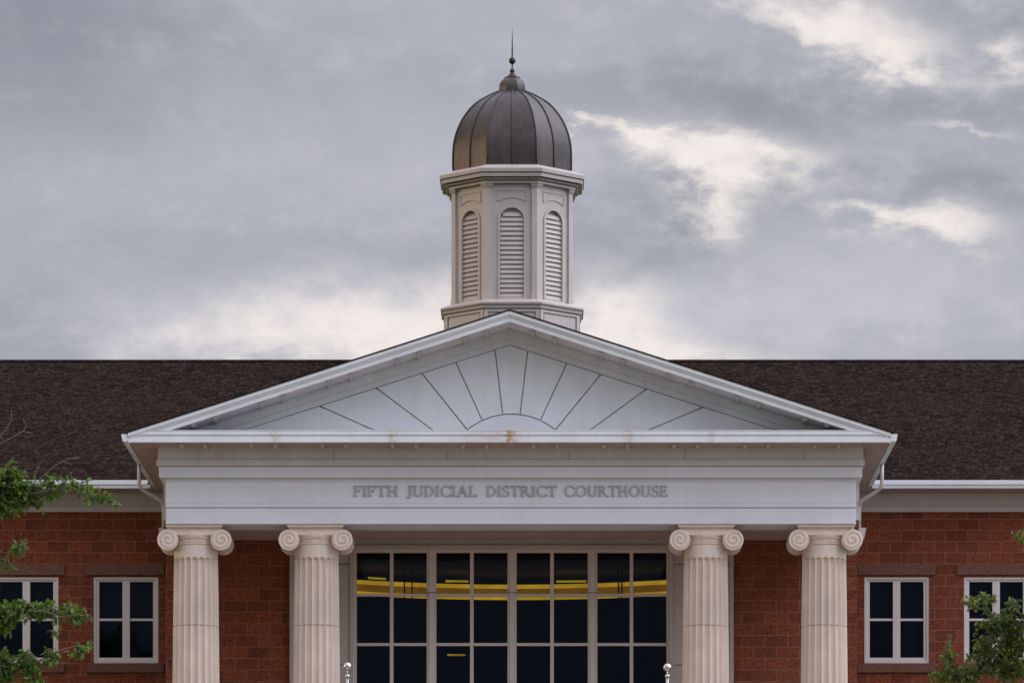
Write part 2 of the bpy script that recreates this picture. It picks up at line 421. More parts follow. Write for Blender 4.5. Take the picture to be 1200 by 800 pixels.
fl = MB(); fl.box(-22.8, 22.8, YW + .35, 30.8, 2.5, 2.75); fl.box(-22.8, -7.5, YW + .35, 30.8, 6.6, 6.9); fl.box(7.5, 22.8, YW + .35, 30.8, 6.6, 6.9)
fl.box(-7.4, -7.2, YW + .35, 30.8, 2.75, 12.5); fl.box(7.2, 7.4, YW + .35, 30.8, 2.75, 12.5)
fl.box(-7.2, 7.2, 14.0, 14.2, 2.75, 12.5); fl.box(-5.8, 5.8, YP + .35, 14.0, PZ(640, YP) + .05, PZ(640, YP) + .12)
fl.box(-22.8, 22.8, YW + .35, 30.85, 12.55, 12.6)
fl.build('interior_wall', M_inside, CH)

# --- wing windows (frame > pane, lintel, sill)
def window(h, full=True):
    x0, x1, z0, z1 = h; k = .0157
    f = MB(); ya, yb = YW + .05, YW + .16
    fw = .100; bot = .105; mid = .135; cxm = (x0 + x1) / 2; top = .085
    f.box(x0, x0 + fw, ya, yb, z0, z1); f.box(x1 - fw, x1, ya, yb, z0, z1)
    f.box(x0 + fw, x1 - fw, ya, yb, z0, z0 + bot); f.box(x0 + fw, x1 - fw, ya, yb, z1 - top, z1)
    f.box(cxm - mid / 2, cxm + mid / 2, ya, yb, z0 + bot, z1 - top)
    # outer moulding, proud of the frame
    o = .045
    f.box(x0, x0 + o, ya - .03, ya - .001, z0, z1); f.box(x1 - o, x1, ya - .03, ya - .001, z0, z1)
    f.box(x0 + o, x1 - o, ya - .03, ya - .001, z1 - o, z1); f.box(x0 + o, x1 - o, ya - .03, ya - .001, z0, z0 + o)
    zr = z0 + (z1 - z0) * .508
    for a, b in ((x0 + fw, cxm - mid / 2), (cxm + mid / 2, x1 - fw)): f.box(a, b, ya + .02, yb - .02, zr - .021, zr + .021)
    f.box(cxm - .006, cxm + .006, ya - .004, ya - .001, z0 + bot, z1 - top)
    fo = f.build('window', M_wframe, CH, .004)
    for a, b in ((x0 + fw, cxm - mid / 2), (cxm + mid / 2, x1 - fw)):
        for c, d in ((z0 + bot, zr - .021), (zr + .021, z1 - top)):
            p = MB(); p.box(a, b, ya + .055, ya + .063, c, d); p.build('pane', M_glass, fo)
    l = MB(); l.box(x0 - .13, x1 + .11, YW - .035, YW + .0, z1 + .03, z1 + .225); l.build('lintel', M_lintel, fo, .008)
    s_ = MB(); s_.box(x0 - .13, x1 + .11, YW - .05, YW, z0 - .175, z0 - .005); s_.build('sill', M_lintel, fo, .008)
    b_ = MB(); zz = z0 + (z1 - z0) * random.choice((.25, .4, .55)); b_.box(x0 - .1, x1 + .1, YW + .3, YW + .32, zz, z1 + .2); b_.build('blind', M_blind, fo)
    return fo
for h in leftw + rightw:
    window(h); window((h[0], h[1], h[2] - 4.0, h[3] - 4.3))

# --- big porch window wall
pf = MB(); ya = YP - .06
gx0, gx1 = PX(413.5, YP), PX(785, YP); gtop = PZ(643, YP)
pf.box(PORT[0], gx0, ya, YP + .28, 2.6, PORT[3]); pf.box(gx1, PORT[1], ya, YP + .28, 2.6, PORT[3])
pf.box(gx0, gx1, ya, YP + .28, gtop, PORT[3])
# trims
for x in (PX(342, YP), PX(857, YP)): pf.box(x - .035, x + .035, ya - .035, ya - .002, 2.6, PORT[3] - .0)
for x in (PX(412.0, YP), PX(786.5, YP)): pf.box(x - .03, x + .03, ya - .035, ya - .002, 2.6, gtop + .02)
pf.box(gx0 - .05, gx1 + .05, ya - .04, ya - .002, gtop + .012, gtop + .06)
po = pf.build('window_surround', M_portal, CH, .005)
jl = MB()
for y in (661.3, 779):
    z = PZ(y, YP)
    for a, b in ((344.5, 409), (790, 854.5)): jl.box(PX(a, YP), PX(b, YP), ya - .004, ya - .001, z - .006, z + .006)
jl.build('panel_joint', M_dark, po)
wf = MB(); yf, yb = YP + .0, YP + .10
colx = [(413.5, 418), (500, 511.3), (594.7, 605.4), (688.8, 700), (781, 785)]
rows = [(643, 647.2)] + [(695.2, 698.3)] + [(752.8 + 57.6 * k, 756.2 + 57.6 * k) for k in range(6)]
zb = PZ(rows[-1][1], YP)
for a, b in colx: wf.box(PX(a, YP), PX(b, YP), yf, yb, 2.7, gtop)
for a, b in colx[1:4]:
    wf.box(PX(a + 2.5, YP), PX(b - 2.5, YP), yf - .03, yf - .001, 2.7, gtop)
for (a, b) in ((456.8, 461), (550.8, 555), (644.8, 649), (738, 742)): wf.box(PX(a, YP), PX(b, YP), yf + .013, yb - .01, 2.7, gtop - .002)
spans = [(418, 456.8), (461, 500), (511.3, 550.8), (555, 594.7), (605.4, 644.8), (649, 688.8), (700, 738), (742, 781)]
for r in rows:
    for a, b in spans: wf.box(PX(a, YP), PX(b, YP), yf + .008, yb - .015, PZ(r[1], YP), PZ(r[0], YP))
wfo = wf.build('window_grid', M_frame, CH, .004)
for a, b in spans:
    for r0, r1 in zip(rows, rows[1:]):
        p = MB(); p.box(PX(a, YP), PX(b, YP), YP + .05, YP + .058, PZ(r1[0], YP), PZ(r0[1], YP)); p.build('pane', M_glass, wfo)
mj = MB()
for a, b in colx[1:4]: mj.box(PX(a, YP) + .005, PX(b, YP) - .005, yf - .034, yf - .031, PZ(694.6, YP), PZ(693.8, YP))
mj.build('mullion_joint', M_dark, wfo)

# --- lit bulkhead and ceiling lights seen through the big window
def arcband(y0, y1, name, m, parent, thick=.06):
    b = MB(); n = 40; rows_ = []
    zz0, zz1 = PZ(y1, 8.2), PZ(y0, 8.2)
    for i in range(n + 1):
        t = -1 + 2 * i / n; x = t * 3.5; yy = 8.2 - .80 * (x / 2.8) ** 2
        rows_.append([b.bm.verts.new(p) for p in ((x, yy, zz0), (x, yy, zz1), (x, yy + thick, zz1), (x, yy + thick, zz0))])
    for p, q_ in zip(rows_, rows_[1:]):
        for k in range(4): b.bm.faces.new((p[k], p[(k + 1) % 4], q_[(k + 1) % 4], q_[k]))
    b.bm.faces.new(rows_[0]); b.bm.faces.new(rows_[-1][::-1])
    return b.build(name, m, parent)
bk = arcband(689.2, 697.9, 'lit_bulkhead', M_ambd, CH)
arcband(684.6, 689.0, 'light_strip', M_amb, bk, .05)
arcband(698.1, 702.3, 'light_strip', M_amb, bk, .05)
br_ = MB(); 
for x in (473, 482, 724, 728): br_.box(PX(x, 6.9), PX(x, 6.9) + .025, 6.9, 6.93, PZ(704, 6.9), PZ(640, 6.9))
br_.build('hanger_rod', M_dark, CH)
for (xa, xb, y, Y, tilt) in ((431, 452, 676.5, 6.6, .6), (522, 549, 679.8, 7.3, .1), (652, 687, 680.0, 7.3, -.1), (524, 545, 766.3, 9.0, 0), (476, 486, 652.5, 5.0, 0), (722, 729, 652.0, 5.0, 0)):
    t = MB(); x0, x1, z = PX(xa, Y), PX(xb, Y), PZ(y, Y)
    t.prism([(x0, z + tilt * .02), (x1, z - tilt * .02), (x1, z - tilt * .02 + .007), (x0, z + tilt * .02 + .007)], Y, Y + .3)
    t.build('ceiling_light', M_tube if y > 660 else M_spout, CH)

# --- porch ceiling
pc = MB(); pc.box(-5.85, 5.85, .97, YP - .002, 10.05 + CZ, 10.13 + CZ)
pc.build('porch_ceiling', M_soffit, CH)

# --- entablature
EL, ER = PX(194, 0), PX(1003.2, 0)
zf0, zf1 = PZ(613.5, 0), PZ(559.5, 0)
z_ln, z_ln2, z_lip = PZ(594.5, 0), PZ(589.3, 0), PZ(611.3, 0)
e = MB()
e.box(EL, ER, .0, .95, z_ln + .007, zf1 - .012); e.box(EL + .04, ER - .04, .05, .95, zf1 - .012, zf1 + .004)
e.box(EL + .004, ER - .004, .016, .95, z_lip, z_ln - .007)
e.box(EL - .002, ER + .002, .003, .95, zf0, z_lip)
e.box(EL + .03, ER - .03, .045, .93, z_ln - .007, z_ln + .007)
for a, b in ((EL, EL + .7), (ER - .7, ER)):
    e.box(a + .003, b - .003, .955, YP - .003, zf0, zf1 + .02)
ent = e.build('entablature', M_frieze, CH, .004)
gr_ = MB(); gr_.box(EL + .002, ER - .002, -.002, .0, z_ln2 - .004, z_ln2 + .004); gr_.build('frieze_line', M_band, ent)
AL, AR = PX(183.3, -.15), PX(1013.2, -.15)
b1 = MB(); b1.box(PX(186.3, -.1), PX(1010.3, -.1), -.12, 2.79, PZ(559.3, -.1), PZ(546.7, -.1)); b1.box(AL + .12, AR - .12, -.05, 2.7, PZ(546.7, -.1) + .0005, PZ(545.7, -.15)); b1.build('entablature_band', M_frieze, ent, .004)
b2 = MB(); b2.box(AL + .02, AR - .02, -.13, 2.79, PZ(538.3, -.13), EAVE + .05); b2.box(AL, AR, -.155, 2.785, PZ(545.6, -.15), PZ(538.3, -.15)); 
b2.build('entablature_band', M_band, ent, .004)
bj = MB()
for x in (253, 391, 523, 667, 802, 942): bj.box(PX(x, -.13), PX(x, -.13) + .006, -.132, -.13, PZ(538, -.13), PZ(528, -.13))
bj.build('board_joint', M_dark, ent)
# pavilion side frieze behind
for a, b in ((PCL - .04, PCL + .2), (PCR - .2, PCR + .04)):
    sf = MB(); sf.box(a, b, YP - .02, YW + .2, EAVE - .9, EAVE + .02); sf.build('side_frieze', M_band, CH)

# --- eaves: soffit, cornice, gutters
so = MB()
so.box(XL + .02, XR - .02, -.765, -.02, EAVE + .0, EAVE + .04)
so.box(XL + .02, XL + .85, -.02, 5.4, EAVE, EAVE + .04); so.box(XR - .85, XR - .02, -.02, 5.4, EAVE, EAVE + .04)
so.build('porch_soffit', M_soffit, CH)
zc0, zc1 = PZ(518, -.8), PZ(503.8, -.8)
hc = MB()
hc.box(XL, XR, -.80, -.74, zc0, PZ(512.0, -.8)); hc.box(XL, XR, -.783, -.74, PZ(512.0, -.8), PZ(509.3, -.8)); hc.box(XL + .16, XR - .16, -.806, -.10, PZ(509.3, -.8), zc1); hc.box(XL, XL + .159, -.806, -.70, PZ(509.3, -.8), zc1 - .045); hc.box(XR - .159, XR, -.806, -.70, PZ(509.3, -.8), zc1 - .045)
hco = hc.build('cornice', M_corn, CH, .004)
cs = MB(); cs.box(XL + .3, XR - .3, -.812, -.807, zc1 - .012, zc1 - .008); cs.build('drip_edge', M_band, hco)
for s_ in (-1, 1):
    xe = XR if s_ > 0 else XL
    gt = MB()
    o_ = .115 * s_
    prof = [(xe + .005 * s_, PZ(516.8, -.8)), (xe + o_ * .80, PZ(516.8, -.8)), (xe + o_ * .93, PZ(512, -.8)), (xe + o_, PZ(508.4, -.8)), (xe + .005 * s_, PZ(508.4, -.8))]
    gt.prism(prof, -.79, 5.36)
    gt.build('gutter', M_white, CH, .003)
# mutule blocks under the horizontal cornice, in pairs
blk = None
for i in range(10):
    c = 597.7 + (i - 4.5) * 82.45
    for d in (-13.8, 13.8):
        X = PX(c + d, -.5)
        if blk is None:
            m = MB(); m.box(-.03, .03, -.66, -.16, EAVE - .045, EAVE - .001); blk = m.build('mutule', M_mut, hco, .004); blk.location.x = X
        else:
            q_ = blk.copy(); col.objects.link(q_); q_.parent = hco; q_.location.x = X

# --- pediment
def strip(mb, d0, d1, y0, y1, xe=HW, clipz=None):
    """chevron strip following the roof slope between vertical offsets d0 and d1 below the roof line"""
    for s_ in (-1, 1):
        def xat(d, z): return (RZ - d - z) / SL
        if clipz is None:
            poly = [(XC, RZ - d1), (XC + s_ * xe, RZ - d1 - SL * xe), (XC + s_ * xe, RZ - d0 - SL * xe), (XC, RZ - d0)]
        else:
            poly = [(XC, RZ - d1), (XC + s_ * xat(d1, clipz), clipz), (XC + s_ * xat(d0, clipz), clipz), (XC, RZ - d0)]
        mb.prism(poly, y0, y1)
rk = MB()
strip(rk, .022, .085, -.825, -.74); strip(rk, .086, .118, -.800, -.74, HW - .006); strip(rk, .119, .200, -.775, -.74, HW - .012)
rko = rk.build('raking_cornice', M_white, CH, .004)
rs = MB(); strip(rs, .06, .195, -.738, -.01, clipz=zc1 - .05); rs.build('raking_soffit', M_band, rko)
t1 = MB(); strip(t1, .05, .360, .0, .14, clipz=zc1 - .1); t1.build('tympanum_border', M_rakeband, CH, .003)
t2 = MB(); strip(t2, .362, .468, .014, .14, clipz=zc1 - .1); t2.build('tympanum_border', M_rakeband, CH, .003)
bk_ = MB(); bk_.prism([(XC - 4.9, zc1 - .12), (XC + 4.9, zc1 - .12), (XC, RZ - .44)], .10, .14); tymp = bk_.build('tympanum', M_rakeband, CH)
YT = .045
rays = [((374, 477), (438.8, 504)), ((440.4, 456), (507.2, 504)), ((494, 438.8), (547.8, 504)), ((534, 425.3), (565.2, 492.2)), ((580, 410.8), (589.0, 485.6))]
cxp = 599.2
rays += [((2 * cxp - a[0], a[1]), (2 * cxp - b[0], b[1])) for a, b in rays[::-1]]
def w2(p): 
    # slide tops onto the border line
    return (PX(p[0], YT), PZ(p[1], YT))
def top_on(p): 
    X = PX(p[0], YT); return (X, roofz(X) - .468)
arcc = (cxp, 565.8); arcR = 80.8
def arcpts(xa, xb, n=8):
    out = []
    for i in range(n + 1):
        x = xa + (xb - xa) * i / n; out.append((x, arcc[1] - math.sqrt(max(0, arcR ** 2 - (x - cxp) ** 2))))
    return out
low = zc1 - .06
pan = []
tl = ((RZ - .468 - low) / SL)
pan.append([(XC - tl, low), (w2(rays[0][1])[0] + .0, low), (w2(rays[0][1])), top_on(rays[0][0])])
for i in range(len(rays) - 1):
    a, b = rays[i], rays[i + 1]
    lo_a, lo_b = a[1], b[1]
    if lo_a[0] > 540 and lo_b[0] < 660:
        bottom = [w2(p) for p in arcpts(lo_a[0], lo_b[0])]
    else:
        bottom = [w2(lo_a), (w2(lo_a)[0], low), (w2(lo_b)[0], low), w2(lo_b)]
    top = [top_on(b[0])] + ([(XC, RZ - .468)] if i == 4 else []) + [top_on(a[0])]
    pan.append(bottom + top)
b = rays[-1]
pan.append([w2(b[1]), (w2(b[1])[0], low), (XC + tl, low), top_on(b[0])])
ln = [(w2((547.8, 504))[0], low)] + [w2(p) for p in arcpts(548.5, 2 * cxp - 548.5, 20)] + [(w2((650.6, 504))[0], low)]
pan.append(ln)
for p in pan:
    m = MB(); m.prism(offset_poly(p, .0095), YT, .099); m.build('sunburst_panel', M_tymp, tymp, .003)
for i in range(10):
    c = 597.7 + (i - 4.5) * 79.5
    for d in (-12.8, 12.8):
        X = PX(c + d, -.5)
        z = roofz(X) - .195
        m = MB(); dz_ = SL * .035 * (-1 if X > XC else 1)
        m.prism([(X - .035, z - dz_ - .038), (X + .035, z + dz_ - .038), (X + .035, z + dz_ - .001), (X - .035, z - dz_ - .001)], -.70, -.02)
        m.build('mutule', M_mut, rko, .004)

# --- roofs
def slab(mb, pts, th=.04):
    top = [mb.bm.verts.new(p) for p in pts]; bot = [mb.bm.verts.new((p[0], p[1], p[2] - th)) for p in pts]
    n = len(pts); mb.bm.faces.new(top); mb.bm.faces.new(bot[::-1])
    for i in range(n): mb.bm.faces.new((top[i], bot[i], bot[(i + 1) % n], top[(i + 1) % n]))
YE = 5.38; ZE = 11.44 + CZ - .03; YR = 18.3; ZR = PZ(422.8, YR)
msl = (ZR - ZE) / (YR - YE)
def mainz(y): return ZE + msl * (y - YE)
ex = HW + .02
yr_m = YE + (RZ - ZE) / msl; ye_m = YE + (RZ - SL * ex - ZE) / msl
rf = MB()
slab(rf, [(-23.6, YE, ZE), (XC - ex, YE, ZE), (XC - ex, ye_m, mainz(ye_m)), (XC, yr_m, mainz(yr_m)), (XC, YR, ZR), (-23.6, YR, ZR)])
slab(rf, [(23.6, YE, ZE), (23.6, YR, ZR), (XC, YR, ZR), (XC, yr_m, mainz(yr_m)), (XC + ex, ye_m, mainz(ye_m)), (XC + ex, YE, ZE)])
slab(rf, [(-23.6, YR, ZR), (23.6, YR, ZR), (23.6, 2 * YR - YE, ZE), (-23.6, 2 * YR - YE, ZE)])
ro = rf.build('roof', M_shx, CH)
rc = MB(); rc.prismx([(YR - .16, ZR - .035), (YR, ZR + .028), (YR + .16, ZR - .035)], -23.6, 23.6); rc.build('ridge_cap', M_shx, ro)
pr = MB()
slab(pr, [(XC - ex, -.84, RZ - SL * ex), (XC, -.84, RZ), (XC, yr_m, RZ), (XC - ex, ye_m, RZ - SL * ex)], .022)
slab(pr, [(XC, -.84, RZ), (XC + ex, -.84, RZ - SL * ex), (XC + ex, ye_m, RZ - SL * ex), (XC, yr_m, RZ)], .022)
pr.build('porch_roof', M_shy, CH)
for s_ in (-1, 1):                      # gable ends of the long wings
    gb = MB(); x = 23.0 * s_
    gb.prismx([(YW, WT + .3), (2 * YR - YW, WT + .3), (YR, ZR - .25)], x - .1, x + .1); gb.build('gable_wall', M_brick, CH)
    # main eave: gutter, soffit, frieze board
    xa, xb = (PX(1021.5, 5.4), 23.6) if s_ > 0 else (-23.6, PX(174.5, 5.4))
    ga = MB()
    zt, zm, zb_ = PZ(562.6, 5.3), PZ(567.6, 5.3), PZ(571.8, 5.3)
    ga.prismx([(5.38, zt), (5.26, zt), (5.265, zm), (5.38, zm)], xa + (.02 if s_ > 0 else 0), xb - (.02 if s_ < 0 else 0))
    ga.prismx([(5.38, zm - .002), (5.285, zm - .002), (5.30, zb_), (5.38, zb_)], xa - (.0 if s_ > 0 else 0), xb + (.03 if s_ < 0 else 0))
    ga.build('gutter', M_white, CH, .003)
    xa2, xb2 = (PCR, 23.4) if s_ > 0 else (-23.4, PCL)
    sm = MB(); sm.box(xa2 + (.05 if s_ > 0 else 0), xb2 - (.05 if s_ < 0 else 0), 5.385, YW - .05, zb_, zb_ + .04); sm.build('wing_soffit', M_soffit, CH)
    fb = MB(); fb.box(xa2 + (.05 if s_ > 0 else 0), xb2 - (.05 if s_ < 0 else 0), YW - .05, YW + .1, PZ(593, YW), zb_ + .03)
    fb.box(xa2 + (.05 if s_ > 0 else 0), xb2 - (.05 if s_ < 0 else 0), YW - .075, YW + .1, PZ(600, YW), PZ(593.2, YW)); fb.build('frieze_board', M_gutter, CH, .004)
    # downspout from the porch gutter
    xg = (XR + .05) if s_ > 0 else (XL - .05)
    xw = (PCR + .045) if s_ > 0 else (PCL - .045)
    Yd = 2.15
    pts = [(xg, Yd, EAVE + .02), (xg, Yd, PZ(567, Yd)), (xg - .02 * s_, Yd + .02, PZ(571, Yd)), (xg - .07 * s_, Yd + .1, PZ(574, Yd)),
           (xw + .05 * s_, 2.72, PZ(586, 2.75)), (xw + .01 * s_, 2.84, PZ(590, 2.85)), (xw, 2.9, PZ(596, 2.9)), (xw, 2.9, PZ(619, 2.9))]
    ds = MB(); ds.tube(pts, .034, 10); dso = ds.build('downspout', M_spout, CH)
    lh = MB(); x0 = xw - .02 * s_; lh.prism([(x0, PZ(632, 2.9)), (x0 + .10 * s_, PZ(632, 2.9)), (x0 + (.14 if s_ > 0 else .10) * s_, PZ(618.5, 2.9)), (x0, PZ(618.5, 2.9))], 2.84, 2.99)
    lh.build('leader_head', M_spout, dso, .006)

# --- columns
CYL = .52
def column_mesh():
    b = MB(); zt = PZ(640, CYL); zb_ = FLOOR + .28; zfl = PZ(652.0, .15)
    nf, per = 20, 12; n = nf * per
    zj = PZ(731.5, .12)
    zs = [zb_ + .0, zb_ + .25, zb_ + .3]
    z = zb_ + .3
    while z < zj - .35: z += .35; zs.append(z)
    zs += [zj - .012, zj - .007, zj, zj + .007, zj + .012]
    z = zj + .012
    while z < zfl - .45: z += .35; zs.append(z)
    hw = .045
    zs += [zfl - hw + hw * math.sin(math.pi / 2 * i / 8) for i in range(9)] + [zfl + .004, zt]
    zs = sorted(set(round(q, 5) for q in zs if q <= zt))
    rings = []
    for z in zs:
        r = .374 + .056 * (1 - math.exp(-(zt - z) / 3.1))
        fl_ = 1.0
        if z > zfl - hw: fl_ = math.sqrt(max(0, 1 - ((z - (zfl - hw)) / hw) ** 2)) if z <= zfl else 0
        if z < zb_ + .28: fl_ = 0
        if abs(z - zj) < .0075: r -= .02
        ring = []
        for i in range(n):
            a = 2 * math.pi * i / n; p = ((i / per) + .5) % 1.0
            q_ = abs(p - .5) * 2 / .86 if fl_ > 0 else 2     # 0 centre of flute, 1 edge
            d = 0
            if fl_ > 0 and q_ < fl_: d = .066 * math.sqrt(max(0, fl_ ** 2 - q_ ** 2))
            if abs(z - zj) < .0075: d = min(d, .066)
            rr = r - d
            # i = 0 faces the camera side
            ring.append(b.bm.verts.new((rr * math.sin(a), -rr * math.cos(a), z)))
        rings.append(ring)
    for A, B in zip(rings, rings[1:]):
        for i in range(n):
            f = b.bm.faces.new((A[i], A[(i + 1) % n], B[(i + 1) % n], B[i])); f.smooth = False
    b.bm.faces.new(rings[0][::-1]); b.bm.faces.new(rings[-1])
    # attic base and plinth
    prof = [(.43, zb_ + .02), (.46, zb_), (.49, zb_ - .04), (.49, zb_ - .07), (.46, zb_ - .1), (.45, zb_ - .12), (.51, zb_ - .14), (.54, zb_ - .17), (.51, zb_ - .2)]
    b.lathe(prof[::-1], 0, 0, 48); b.box(-.55, .55, -.55, .55, FLOOR, zb_ - .2)
    return b
zA0, zA1 = PZ(617.3, .03), PZ(613.9, .03) - .003
def capital_mesh():
    b = MB()
    b.box(-.488, .488, -.488, .40, zA0 + .012, zA1); b.box(-.470, .470, -.47, .39, zA0 - .004, zA0 + .0125)
    r0 = .374; zt = PZ(640, CYL)
    prof = [(r0, zt), (r0 + .018, zt + .004), (r0 + .024, zt + .014), (r0 + .018, zt + .026), (r0 + .008, zt + .030), (r0 + .012, zt + .036), (r0 + .028, zt + .045), (r0 + .028, zt + .058), (r0 + .012, zt + .066),
            (r0 + .006, zt + .072), (r0 + .030, zt + .088), (r0 + .050, zt + .112), (r0 + .062, zt + .14), (r0 + .066, zt + .17), (r0 + .060, zt + .20), (r0 + .045, zt + .235)]
    b.lathe(prof, 0, 0, 64)
    # canalis: band joining the volutes over the echinus, sagging edge below
    zt_, zl = PZ(618.3, .1), PZ(626.8, .1)
    n = 24
    poly = [(-.455 + .91 * i / n, zl + .02 * abs(-1 + 2 * i / n) ** 3) for i in range(n + 1)] + [(.455, zt_), (-.455, zt_)]
    b.prism(poly, -.418, .338)
    poly2 = [(-.455 + .91 * i / n, zt_ - .022) for i in range(n + 1)] + [(.455, zt_), (-.455, zt_)]
    b.prism(poly2, -.430, -.416)
    return b
def volute_mesh():
    """scroll with a carved spiral on both ends, axis along Y, centred on the origin"""
    b = MB(); Rr = .180; nr, na = 44, 96; L = .385
    def h(r, a, sgn):
        if r < .022: return .012
        pitch = 0
        ph = ((r / .180) ** .8 * 2.6 - sgn * a / (2 * math.pi) ) % 1.0
        groove = math.exp(-((ph - .5) / .13) ** 2)
        edge = max(0, (r - .168) / .012); 
        return .012 - .024 * groove * min(1, (r - .018) / .02) * (1 - min(1, edge)) - .010 * min(1, edge) ** 2 + .010 * (1 - r / Rr)
    def cap(yc, sgn):
        c0 = b.bm.verts.new((0, yc + sgn * (.022), 0)); prev = None; rings = []
        for j in range(1, nr + 1):
            r = Rr * j / nr
            rings.append([b.bm.verts.new((r * math.cos(2 * math.pi * k / na), yc + sgn * h(r, 2 * math.pi * k / na, 1), r * math.sin(2 * math.pi * k / na))) for k in range(na)])
        for k in range(na): b.bm.faces.new((c0, rings[0][k], rings[0][(k + 1) % na])).smooth = True
        for A, B_ in zip(rings, rings[1:]):
            for k in range(na): b.bm.faces.new((A[k], A[(k + 1) % na], B_[(k + 1) % na], B_[k])).smooth = True
        return rings[-1]
    f = cap(-L, -1); r_ = cap(L, 1)
    mid = []
    for t in (-.84, -.82, -.5, -.2, 0, .2, .5, .82, .84):
        rr = .180 if abs(t) > .83 else (.168 - .030 * (1 - abs(t)))
        mid.append([b.bm.verts.new((rr * math.cos(2 * math.pi * k / na), L * t, rr * math.sin(2 * math.pi * k / na))) for k in range(na)])
    seq = [f] + mid + [r_]
    for A, B_ in zip(seq, seq[1:]):
        for k in range(na): b.bm.faces.new((A[k], A[(k + 1) % na], B_[(k + 1) % na], B_[k])).smooth = True
    return b
first = None
for cx_ in (229.7, 371.0, 827.0, 965.8):
    X = PX(cx_, CYL)
    if first is None:
        first = column_mesh().build('column', M_stone, CH, loc=(X, CYL, 0))
        capital_mesh().build('capital', M_stone, first, .005)
        zv = PZ(632.2, .12)
        vl = volute_mesh().build('volute', M_stone, first, loc=(-.455, -.035, zv))
        vr = vl.copy(); col.objects.link(vr); vr.parent = first; vr.location = (.455, -.035, zv); vr.scale = (-1, 1, 1)
    else:
        dup(first, CH, (X, CYL, 0))

# --- cupola
YC = YR; XCU = PX(600.3, YC); T8 = math.tan(math.pi / 8)
def zc(y, a): return PZ(y, YC - a)             # height of a line drawn on the front face at apothem a
def octa(mb, prof, smooth=False):              # profile of (apothem, z)
    k = 1 / math.cos(math.pi / 8)
    mb.lathe([(a * k, z) for a, z in prof], 0, 0, 8, math.pi / 8, smooth)
AB = 1.253
body = MB()
octa(body, [(1.30, ZR - 1.6), (1.30, zc(352, 1.3)), (1.13, zc(352, 1.3)), (1.13, zc(212, AB)), (.3, zc(212, AB))])
cup = body.build('cupola', M_cup, CH, loc=(XCU, YC, 0))
def onface(mb_fn, name, m, bevel=0.0, faces=range(8)):
    """build a face detail once (on the face looking at -Y) and turn copies of it round the octagon"""
    o = mb_fn().build(name, m, cup, bevel); 
    for k in faces:
        if k == 0: continue
        c = o.copy(); col.objects.link(c); c.parent = cup; c.rotation_euler = (0, 0, R(45 * k))
    return o
pl = MB(); octa(pl, [(1.372, ZR - 1.6), (1.372, zc(361.5, 1.40))]); pl.build('plinth', M_cup, cup)
def plinth_panel():
    m = MB(); a = 1.374; w_ = a * T8; z0, z1 = zc(388, a) - .35, zc(362.2, a)
    t = .032
    m.box(-w_, -w_ + .085, -a - t, -a, z0, z1); m.box(w_ - .085, w_, -a - t, -a, z0, z1); m.box(-w_ + .085, w_ - .085, -a - t, -a, z1 - .055, z1)
    m.box(-w_ + .115, w_ - .115, -a - .018, -a, z0, z1 - .085)
    return m
onface(plinth_panel, 'plinth_panel', M_cup, .004)
ld = MB(); octa(ld, [(1.40, zc(361.3, 1.4)), (1.43, zc(360.6, 1.43)), (1.44, zc(357.0, 1.44)), (1.475, zc(355.8, 1.47)), (1.48, zc(353.4, 1.48)), (1.46, zc(352.8, 1.48)), (1.29, zc(350.2, 1.30)), (1.0, zc(350.2, 1.3))])
ld.build('ledge', M_cup, cup, .003)
def ofs(px): return px / S(YC - AB)
zL0 = zc(347.5, AB); zSp = zc(256.8, AB); zTop = zc(213.5, AB); ro_ = ofs(16.6); ri = ofs(13.9)
zBase = zc(350.6, AB)
def face_panel():
    m = MB(); a0, a1 = AB - .045, AB - .12; w_ = a0 * T8 - .002
    # jambs, bottom rail and arched head, leaving the louvred opening
    m.box(-w_, -ri, -a0, -a1, zBase, zTop); m.box(ri, w_, -a0, -a1, zBase, zTop); m.box(-ri, ri, -a0, -a1, zBase, zL0)
    n = 20
    for i in range(n):
        xa, xb = -ri + 2 * ri * i / n, -ri + 2 * ri * (i + 1) / n
        za = zSp + math.sqrt(max(0, ri ** 2 - xa ** 2)); zb2 = zSp + math.sqrt(max(0, ri ** 2 - xb ** 2))
        m.prism([(xa, za), (xb, zb2), (xb, zTop), (xa, zTop)], -a0, -a1)
    # raised architrave round the opening
    yf_ = a0 + .022
    m.box(-ro_, -ri, -yf_, -a0 - .0005, zL0 - .02, zSp); m.box(ri, ro_, -yf_, -a0 - .0005, zL0 - .02, zSp); m.box(-ro_, ro_, -yf_ - .006, -a0 - .0005, zL0 - .05, zL0 - .021)
    for i in range(24):
        t0, t1_ = math.pi * i / 24, math.pi * (i + 1) / 24
        m.prism([(ri * math.cos(t0), zSp + ri * math.sin(t0)), (ro_ * math.cos(t0), zSp + ro_ * math.sin(t0)), (ro_ * math.cos(t1_), zSp + ro_ * math.sin(t1_)), (ri * math.cos(t1_), zSp + ri * math.sin(t1_))], -yf_, -a0 - .0005)
    # sunk spandrel panel above the arch: raised picture-frame moulding
    zt_ = zc(223, AB); zs_ = zc(234.5, AB); x2 = ofs(16.2); t = ofs(1.3)
    m.box(-x2 - t, x2 + t, -a0 - .014, -a0 - .0005, zt_, zt_ + t); m.box(-x2 - t, -x2, -a0 - .014, -a0 - .0005, zs_, zt_); m.box(x2, x2 + t, -a0 - .014, -a0 - .0005, zs_, zt_)
    hgt = ofs(4.6); n = 16
    f = lambda x: zs_ + hgt * (1 - (x / x2) ** 2)
    for i in range(n):
        xa, xb = -x2 + 2 * x2 * i / n, -x2 + 2 * x2 * (i + 1) / n
        m.prism([(xa, f(xa) - t), (xb, f(xb) - t), (xb, f(xb)), (xa, f(xa))], -a0 - .016, -a0 - .0005)
    return m
